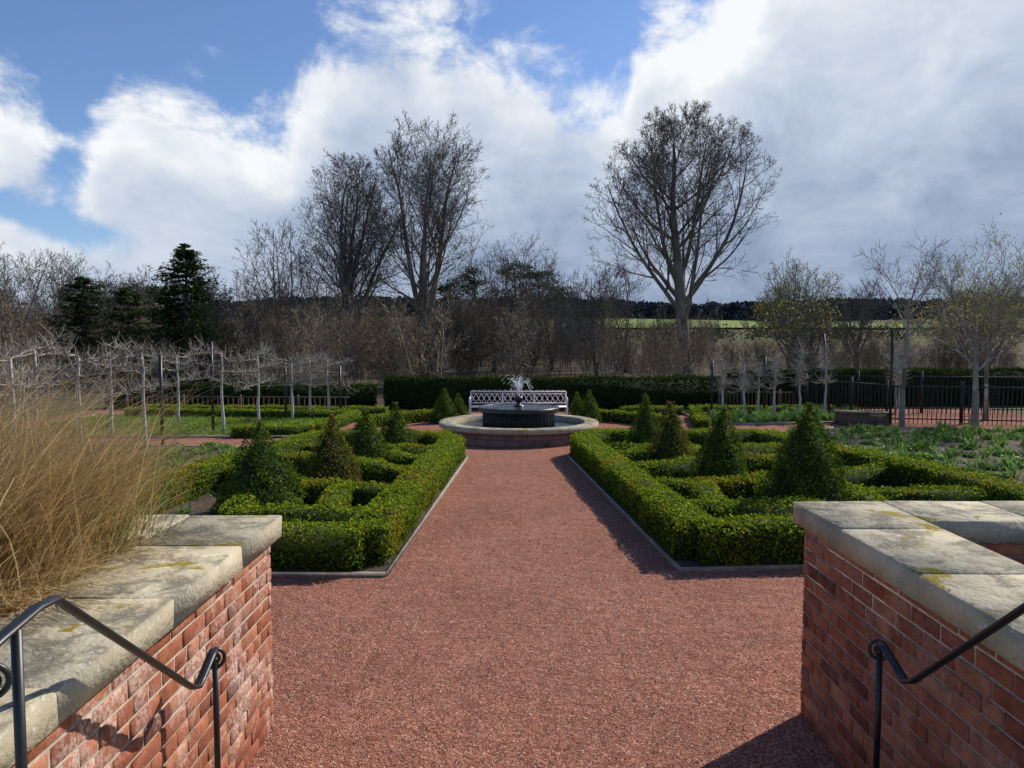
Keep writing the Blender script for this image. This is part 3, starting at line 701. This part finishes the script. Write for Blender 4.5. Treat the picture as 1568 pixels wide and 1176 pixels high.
def railing(name,p0,p1,h,step,mat,rb=.011,rails=(.12,.95)):
    p0=np.array(p0,float);p1=np.array(p1,float);Ln=np.linalg.norm(p1-p0);d=(p1-p0)/Ln;root=empty(name);g=Geo()
    ks=np.arange(0,Ln,step); A=np.stack([p0[0]+d[0]*ks,p0[1]+d[1]*ks,0*ks],-1);B=A.copy();B[:,2]=h
    V,F=tubes(A,B,np.full(len(ks),rb),np.full(len(ks),rb),5); g.add(V,F); g.obj('bars',[mat],parent=root)
    g=Geo()
    for f in rails:
        V,F=beam(p0,p1,.035,h*f-.016,h*f+.016); g.add(V,F)
    g.obj('rails',[mat],parent=root); g=Geo()
    for k in np.arange(0,Ln+.01,1.8):
        q=p0+d*k; V,F=box(q[0]-.028,q[0]+.028,q[1]-.028,q[1]+.028,0,h*1.1); g.add(V,F)
    g.obj('posts',[mat],parent=root)
railing('iron_railing_fence',(9.9,20.0),(16.5,18.6),1.02,.11,M_black)
railing('iron_railing_fence',(8.7,23.2),(17,22.0),1.15,.12,M_black)
railing('iron_railing_fence',(8.9,22.9),(9.9,20.1),1.05,.12,M_black)
railing('wooden_picket_fence',(6.4,23.4),(8.6,23.1),.62,.11,M_wood,.018)
railing('wooden_picket_fence',(-12,23.6),(-5,23.3),.45,.16,M_wood,.016)
g=Geo(); V,F=box(8.5,9.7,19.3,19.9,0,.30); g.add(V,F); V,F=box(8.45,9.75,19.25,19.95,.301,.34); g.add(V,F); g.obj('wooden_planter',[M_wood])
# conifers
def conifer(name,x,y,H,R,seed,mat,nb=260,q=44,droop=.25,pw=.85,size=.26):
    r=np.random.default_rng(seed); g=Geo(); V,F=tubepath([(0,0,-.2),(0,0,H*.97)],np.array([.22,.02]),8,caps=False); g.add(V,F,.3,1)
    for k in range(nb):
        t=r.random()**.95; z0=H*(.03+.97*t); a=r.uniform(0,2*np.pi); rad=R*(1-t)**pw*r.uniform(.45,1.2)+.10
        f=r.random(q)**.7; z=z0-droop*rad*f+ .30*rad*f**3; sp=.07+.11*rad*f
        P=np.stack([np.cos(a)*rad*f,np.sin(a)*rad*f,z],-1)+r.normal(size=(q,3))*sp[:,None]*np.array([1,1,.35])
        ax=np.tile([np.cos(a),np.sin(a),-.3],(q,1)); V,F=leaves(P,np.tile([0,0,1.],(q,1)),size,.35,.8,axis=ax)
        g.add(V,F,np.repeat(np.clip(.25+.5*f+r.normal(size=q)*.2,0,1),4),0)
    g.obj(name,[mat,M_bark],loc=(x,y,hz(x,y)))
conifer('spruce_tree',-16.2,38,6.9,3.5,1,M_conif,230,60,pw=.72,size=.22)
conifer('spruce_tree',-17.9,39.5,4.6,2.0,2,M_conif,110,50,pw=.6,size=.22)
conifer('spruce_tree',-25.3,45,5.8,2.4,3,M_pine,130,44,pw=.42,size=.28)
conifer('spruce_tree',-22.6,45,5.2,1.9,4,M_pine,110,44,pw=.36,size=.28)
def pine(x,y,H,R,seed):
    r=np.random.default_rng(seed); g=Geo(); V,F=tubepath([(0,0,-.3),(.2,0,H*.5),(0,.1,H*.92)],np.array([.3,.22,.08]),8,caps=False); g.add(V,F,.5,1)
    for k in range(26):
        a=r.uniform(0,6.28); z=H*r.uniform(.5,1); rr=R*math.sqrt(max(.05,1-((z/H-.72)/.32)**2))*r.random()**.5
        c=np.array([rr*math.cos(a),rr*math.sin(a),z]); V,F=tubepath([(0,0,z-1.0),tuple(c)],np.array([.08,.03]),6,caps=False); g.add(V,F,.5,1)
        q=120; P=c+r.normal(size=(q,3))*np.array([.75,.75,.32]); V,F=leaves(P,np.tile([0,0,1.],(q,1)),.42,.4,1.0); g.add(V,F,np.repeat(np.clip(.4+(P[:,2]-z)*.5+r.normal(size=q)*.2,0,1),4),0)
    g.obj('scots_pine_tree',[M_pine,M_bark],loc=(x,y,hz(x,y)))
for i,(x,y,H,R) in enumerate([(-10.5,130,10.4,2.8),(-6.3,128,12.4,3.4),(0.4,126,13.0,4.0),(4.6,132,12.0,3.4),(8.5,140,9.6,3),(-58,120,9.5,3.5),(-66,118,10.2,3.5),(-62,125,9.4,4)]): pine(x,y,H,R,90+i)
# thicket
def variants(n,H,seed,par,stems):
    out=[]
    for k in range(n):
        g=Geo(); r=random.Random(seed+k)
        for s_ in range(stems):
            t=Tree(seed*10+k*20+s_); t.par=par; t.env=None
            d=Vector((r.gauss(0,.2),r.gauss(0,.2),1)).normalized()
            t.branch(Vector((r.gauss(0,.5),r.gauss(0,.5),-.1)),d,H*r.uniform(.5,1),.02*H/4,0)
            A=np.array([[*a,*b,c,d_,l] for a,b,c,d_,l in t.S]); v=np.clip(.38+.25*(A[:,8]==0)+rng.normal(size=len(A))*.22,0,1)
            V,F=ribbons(A[:,:3],A[:,3:6],A[:,6],A[:,7]); g.add(V,F,np.repeat(v,4))
        out.append(g.arrays())
    return out
THK=dict(ns=[6,4,3,2],wob=[.06,.12,.16,.2],up=[.04,.08,.06,.05],nc=[9,5,3],f0=[.08,.15,.1],ang=[(18,42),(25,50),(25,50)],lr=[.42,.5,.55],rr=[.55,.6,.6],tip=[.3,.3,.4,.6],rmin=.010)
def stamp(vs,places,name,mat):
    Vs=[];Fs=[];vv=[];n=0
    for (x,y,s,a) in places:
        V,F,v,m=vs[int(rng.integers(len(vs)))]; c,s_=math.cos(a),math.sin(a); sz=s*rng.uniform(.85,1.2)
        W=np.stack([(V[:,0]*c-V[:,1]*s_)*s+x,(V[:,0]*s_+V[:,1]*c)*s+y,V[:,2]*sz+hz(x,y)],-1)
        Vs.append(W);Fs.append(F+n);n+=len(V);vv.append(np.clip(v+rng.normal()*.24,0,1))
    return mkobj(name,np.concatenate(Vs),np.concatenate(Fs),[mat],np.concatenate(vv))
vs=variants(8,5.4,200,THK,5)
pl=[]
for k in range(330):
    y=rng.uniform(30,66); x=rng.uniform(-.74,.66)*y; u=x/y
    if y<45 and -.64<u<-.33: continue
    s=rng.uniform(.5,.95)*(.75+.25*y/50); 
    if u>.10: s*=.8
    if u>.28: s*=.66
    pl.append((x,y,s,rng.uniform(0,6.28)))
for k in range(14):
    y=rng.uniform(31,36); pl.append((rng.uniform(-.62,-.34)*y,y,rng.uniform(.3,.42),rng.uniform(0,6.28)))
stamp(vs,pl,'woodland_undergrowth',M_twig)
vs2=variants(4,8,300,dict(THK,ns=[7,5,3,2],nc=[13,5,3],rmin=.020,wob=[.05,.13,.16,.2]),2)
pl=[]
for k in range(150):
    y=rng.uniform(72,120); u=rng.uniform(-.8,.12); x=u*y
    pl.append((x,y,rng.uniform(.62,.95)*(1.15 if u<-.3 else .9),rng.uniform(0,6.28)))
for k in range(50):
    y=rng.uniform(150,205); u=rng.uniform(-.1,.8); pl.append((u*y,y,rng.uniform(.3,.6),rng.uniform(0,6.28)))
stamp(vs2,pl,'distant_woodland',M_fartwig)
P=[];
for k in range(1100):
    x=rng.uniform(-250,650); y=rng.uniform(600,680); h=rng.uniform(13,16.5)+1.5*math.sin(x*.03); w=rng.uniform(4,7); q=55
    t=rng.random(q)**1.2; rr=w*np.sqrt(1-(t*.95)**2)
    p=np.stack([x+rng.normal(size=q)*rr*.6,y+rng.normal(size=q)*rr*.6,hz(x,y)+h*t],-1); P.append(p)
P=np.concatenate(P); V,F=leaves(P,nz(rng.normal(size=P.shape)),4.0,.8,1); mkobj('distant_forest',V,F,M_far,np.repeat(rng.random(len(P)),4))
P=[]
for k in range(420):
    x=rng.uniform(10,260); y=rng.uniform(120,150)+x*.2; h=rng.uniform(1.5,3.2); q=50; t=rng.random(q)
    P.append(np.stack([x+rng.normal(size=q)*1.2,y+rng.normal(size=q)*1.2,hz(x,y)+h*t],-1))
P=np.concatenate(P); V,F=leaves(P,nz(rng.normal(size=P.shape)),.6,.4,1)
M_scrub=plainvar('scrub_leaf',[(0,(.06,.055,.03)),(1,(.16,.14,.07))]); mkobj('field_hedgerow',V,F,M_scrub,np.repeat(rng.random(len(P)),4))

# ------------------------------------------------------------ sky
EL=37.5
sun_dir=Vector((.79*math.cos(math.radians(EL)),.61*math.cos(math.radians(EL)),math.sin(math.radians(EL)))).normalized()
w=bpy.data.worlds.new('World'); S.world=w; w.use_nodes=True; nt=w.node_tree; nt.nodes.clear()
out=nt.nodes.new('ShaderNodeOutputWorld')
sky=nt.nodes.new('ShaderNodeTexSky'); sky.sky_type='NISHITA'; sky.sun_disc=False
sky.sun_elevation=math.radians(EL); sky.sun_rotation=math.atan2(.79,.61); sky.air_density=1.0; sky.dust_density=.4; sky.ozone_density=3.0
bg=nt.nodes.new('ShaderNodeBackground'); bg.inputs[1].default_value=.122
L(nt,mixc(nt,1,sky.outputs[0],(.84,.92,1.10),'MULTIPLY'),bg.inputs[0])
tc=nt.nodes.new('ShaderNodeTexCoord'); dv=tc.outputs['Generated']
sx=nt.nodes.new('ShaderNodeSeparateXYZ'); L(nt,dv,sx.inputs[0])
az=math_(nt,'ARCTAN2',sx.outputs[0],sx.outputs[1]); el=math_(nt,'ARCSINE',sx.outputs[2])
fc=nt.nodes.new('ShaderNodeFloatCurve'); cm=fc.mapping; cv=cm.curves[0]
pts=[(-.70,.20),(-.60,.275),(-.55,.27),(-.525,.225),(-.49,.262),(-.43,.300),(-.365,.280),(-.30,.265),(-.265,.315),(-.19,.372),(-.14,.384),(-.07,.366),(.005,.342),(.08,.322),(.135,.305),(.16,.36),(.20,.39),(.27,.42),(.36,.54),(.70,.60)]
norm=[((a+.7)/1.4,e/.6) for a,e in pts]
cv.points[0].location=norm[0]; cv.points[1].location=norm[-1]
for p in norm[1:-1]: cv.points.new(*p)
cm.update()
mr=nt.nodes.new('ShaderNodeMapRange'); L(nt,az,mr.inputs[0]); mr.inputs[1].default_value=-.7; mr.inputs[2].default_value=.7
L(nt,mr.outputs[0],fc.inputs['Value']); edge=math_(nt,'MULTIPLY',fc.outputs[0],.6)
mp=nt.nodes.new('ShaderNodeMapping'); mp.inputs['Scale'].default_value=(1,1,1.5); L(nt,dv,mp.inputs[0])
n1=noise(nt,mp.outputs[0],7.5,8,.62,.3); n2=noise(nt,mp.outputs[0],3.0,4,.55,.5)
depth=math_(nt,'SUBTRACT',edge,el)
def gauss(a0,e0,sa,se,sl=0):
    da=math_(nt,'SUBTRACT',az,a0); de=math_(nt,'SUBTRACT',math_(nt,'SUBTRACT',el,e0),math_(nt,'MULTIPLY',da,sl))
    q=math_(nt,'ADD',math_(nt,'POWER',math_(nt,'ABSOLUTE',math_(nt,'DIVIDE',da,sa)),2.0),math_(nt,'POWER',math_(nt,'ABSOLUTE',math_(nt,'DIVIDE',de,se)),2.0))
    return math_(nt,'EXPONENT',math_(nt,'MULTIPLY',q,-1.0))
nn=math_(nt,'MULTIPLY',math_(nt,'SUBTRACT',n1,.5),.34)
hole=math_(nt,'ADD',math_(nt,'MULTIPLY',gauss(-.56,.135,.11,.026,-.25),.15),math_(nt,'MULTIPLY',gauss(-.52,.20,.05,.035,.3),.06))
d2=math_(nt,'SUBTRACT',math_(nt,'ADD',math_(nt,'MINIMUM',depth,.10),nn),hole)
mask=smooth(nt,d2,-.035,.045)
solid=smooth(nt,depth,.10,.18)
leftw=math_(nt,'SUBTRACT',1.0,smooth(nt,az,-.45,-.30))
mask=math_(nt,'MAXIMUM',mask,math_(nt,'MULTIPLY',solid,math_(nt,'SUBTRACT',1.0,leftw)))
back=smooth(nt,sx.outputs[1],-.15,.25)
mask=math_(nt,'MULTIPLY',mask,back)
near=math_(nt,'SUBTRACT',1.0,smooth(nt,math_(nt,'ADD',depth,math_(nt,'MULTIPLY',math_(nt,'SUBTRACT',n2,.5),.40)),.02,.15))
s1=math_(nt,'ADD',.385,math_(nt,'MULTIPLY',near,.52))
s1=math_(nt,'ADD',s1,math_(nt,'MULTIPLY',math_(nt,'SUBTRACT',n1,.5),.95))
s1=math_(nt,'ADD',s1,math_(nt,'MULTIPLY',math_(nt,'SUBTRACT',n2,.5),.30))
s1=math_(nt,'ADD',s1,math_(nt,'MULTIPLY',gauss(-.56,.11,.20,.06,0),.35))
s1=math_(nt,'ADD',s1,math_(nt,'MULTIPLY',gauss(-.40,.21,.16,.05,0),.22))
s1=math_(nt,'ADD',s1,math_(nt,'MULTIPLY',gauss(.10,.28,.20,.05,0),.22))
s1=math_(nt,'ADD',s1,math_(nt,'MULTIPLY',gauss(.42,.38,.28,.10,0),.32))
low=math_(nt,'SUBTRACT',1.0,smooth(nt,el,.02,.22))
s1=math_(nt,'SUBTRACT',s1,math_(nt,'MULTIPLY',math_(nt,'MULTIPLY',low,smooth(nt,az,-.35,.40)),.20))
cc=ramp(nt,s1,[(0,(.20,.27,.40)),(.22,(.31,.39,.54)),(.45,(.48,.56,.71)),(.72,(.69,.75,.84)),(1,(.94,.96,.98))])
bg2=nt.nodes.new('ShaderNodeBackground'); L(nt,cc,bg2.inputs[0]); bg2.inputs[1].default_value=1.0
ms=nt.nodes.new('ShaderNodeMixShader'); L(nt,mask,ms.inputs[0]); L(nt,bg.outputs[0],ms.inputs[1]); L(nt,bg2.outputs[0],ms.inputs[2]); L(nt,ms.outputs[0],out.inputs[0])
# ------------------------------------------------------------ sun
ld=bpy.data.lights.new('sun','SUN'); ld.energy=5.0; ld.angle=math.radians(.5); ld.color=(1,.95,.86)
lo=bpy.data.objects.new('sun',ld); COL.objects.link(lo); lo.rotation_euler=sun_dir.to_track_quat('Z','Y').to_euler(); lo.location=(20,15,30)
# ------------------------------------------------------------ camera
cd=bpy.data.cameras.new('camera'); cd.lens=26.7; cd.sensor_width=36; cd.clip_end=5000; cd.clip_start=.05
co_=bpy.data.objects.new('camera',cd); COL.objects.link(co_); co_.location=(0,0,2.2); co_.rotation_euler=(math.radians(90-3.35),0,0)
S.camera=co_
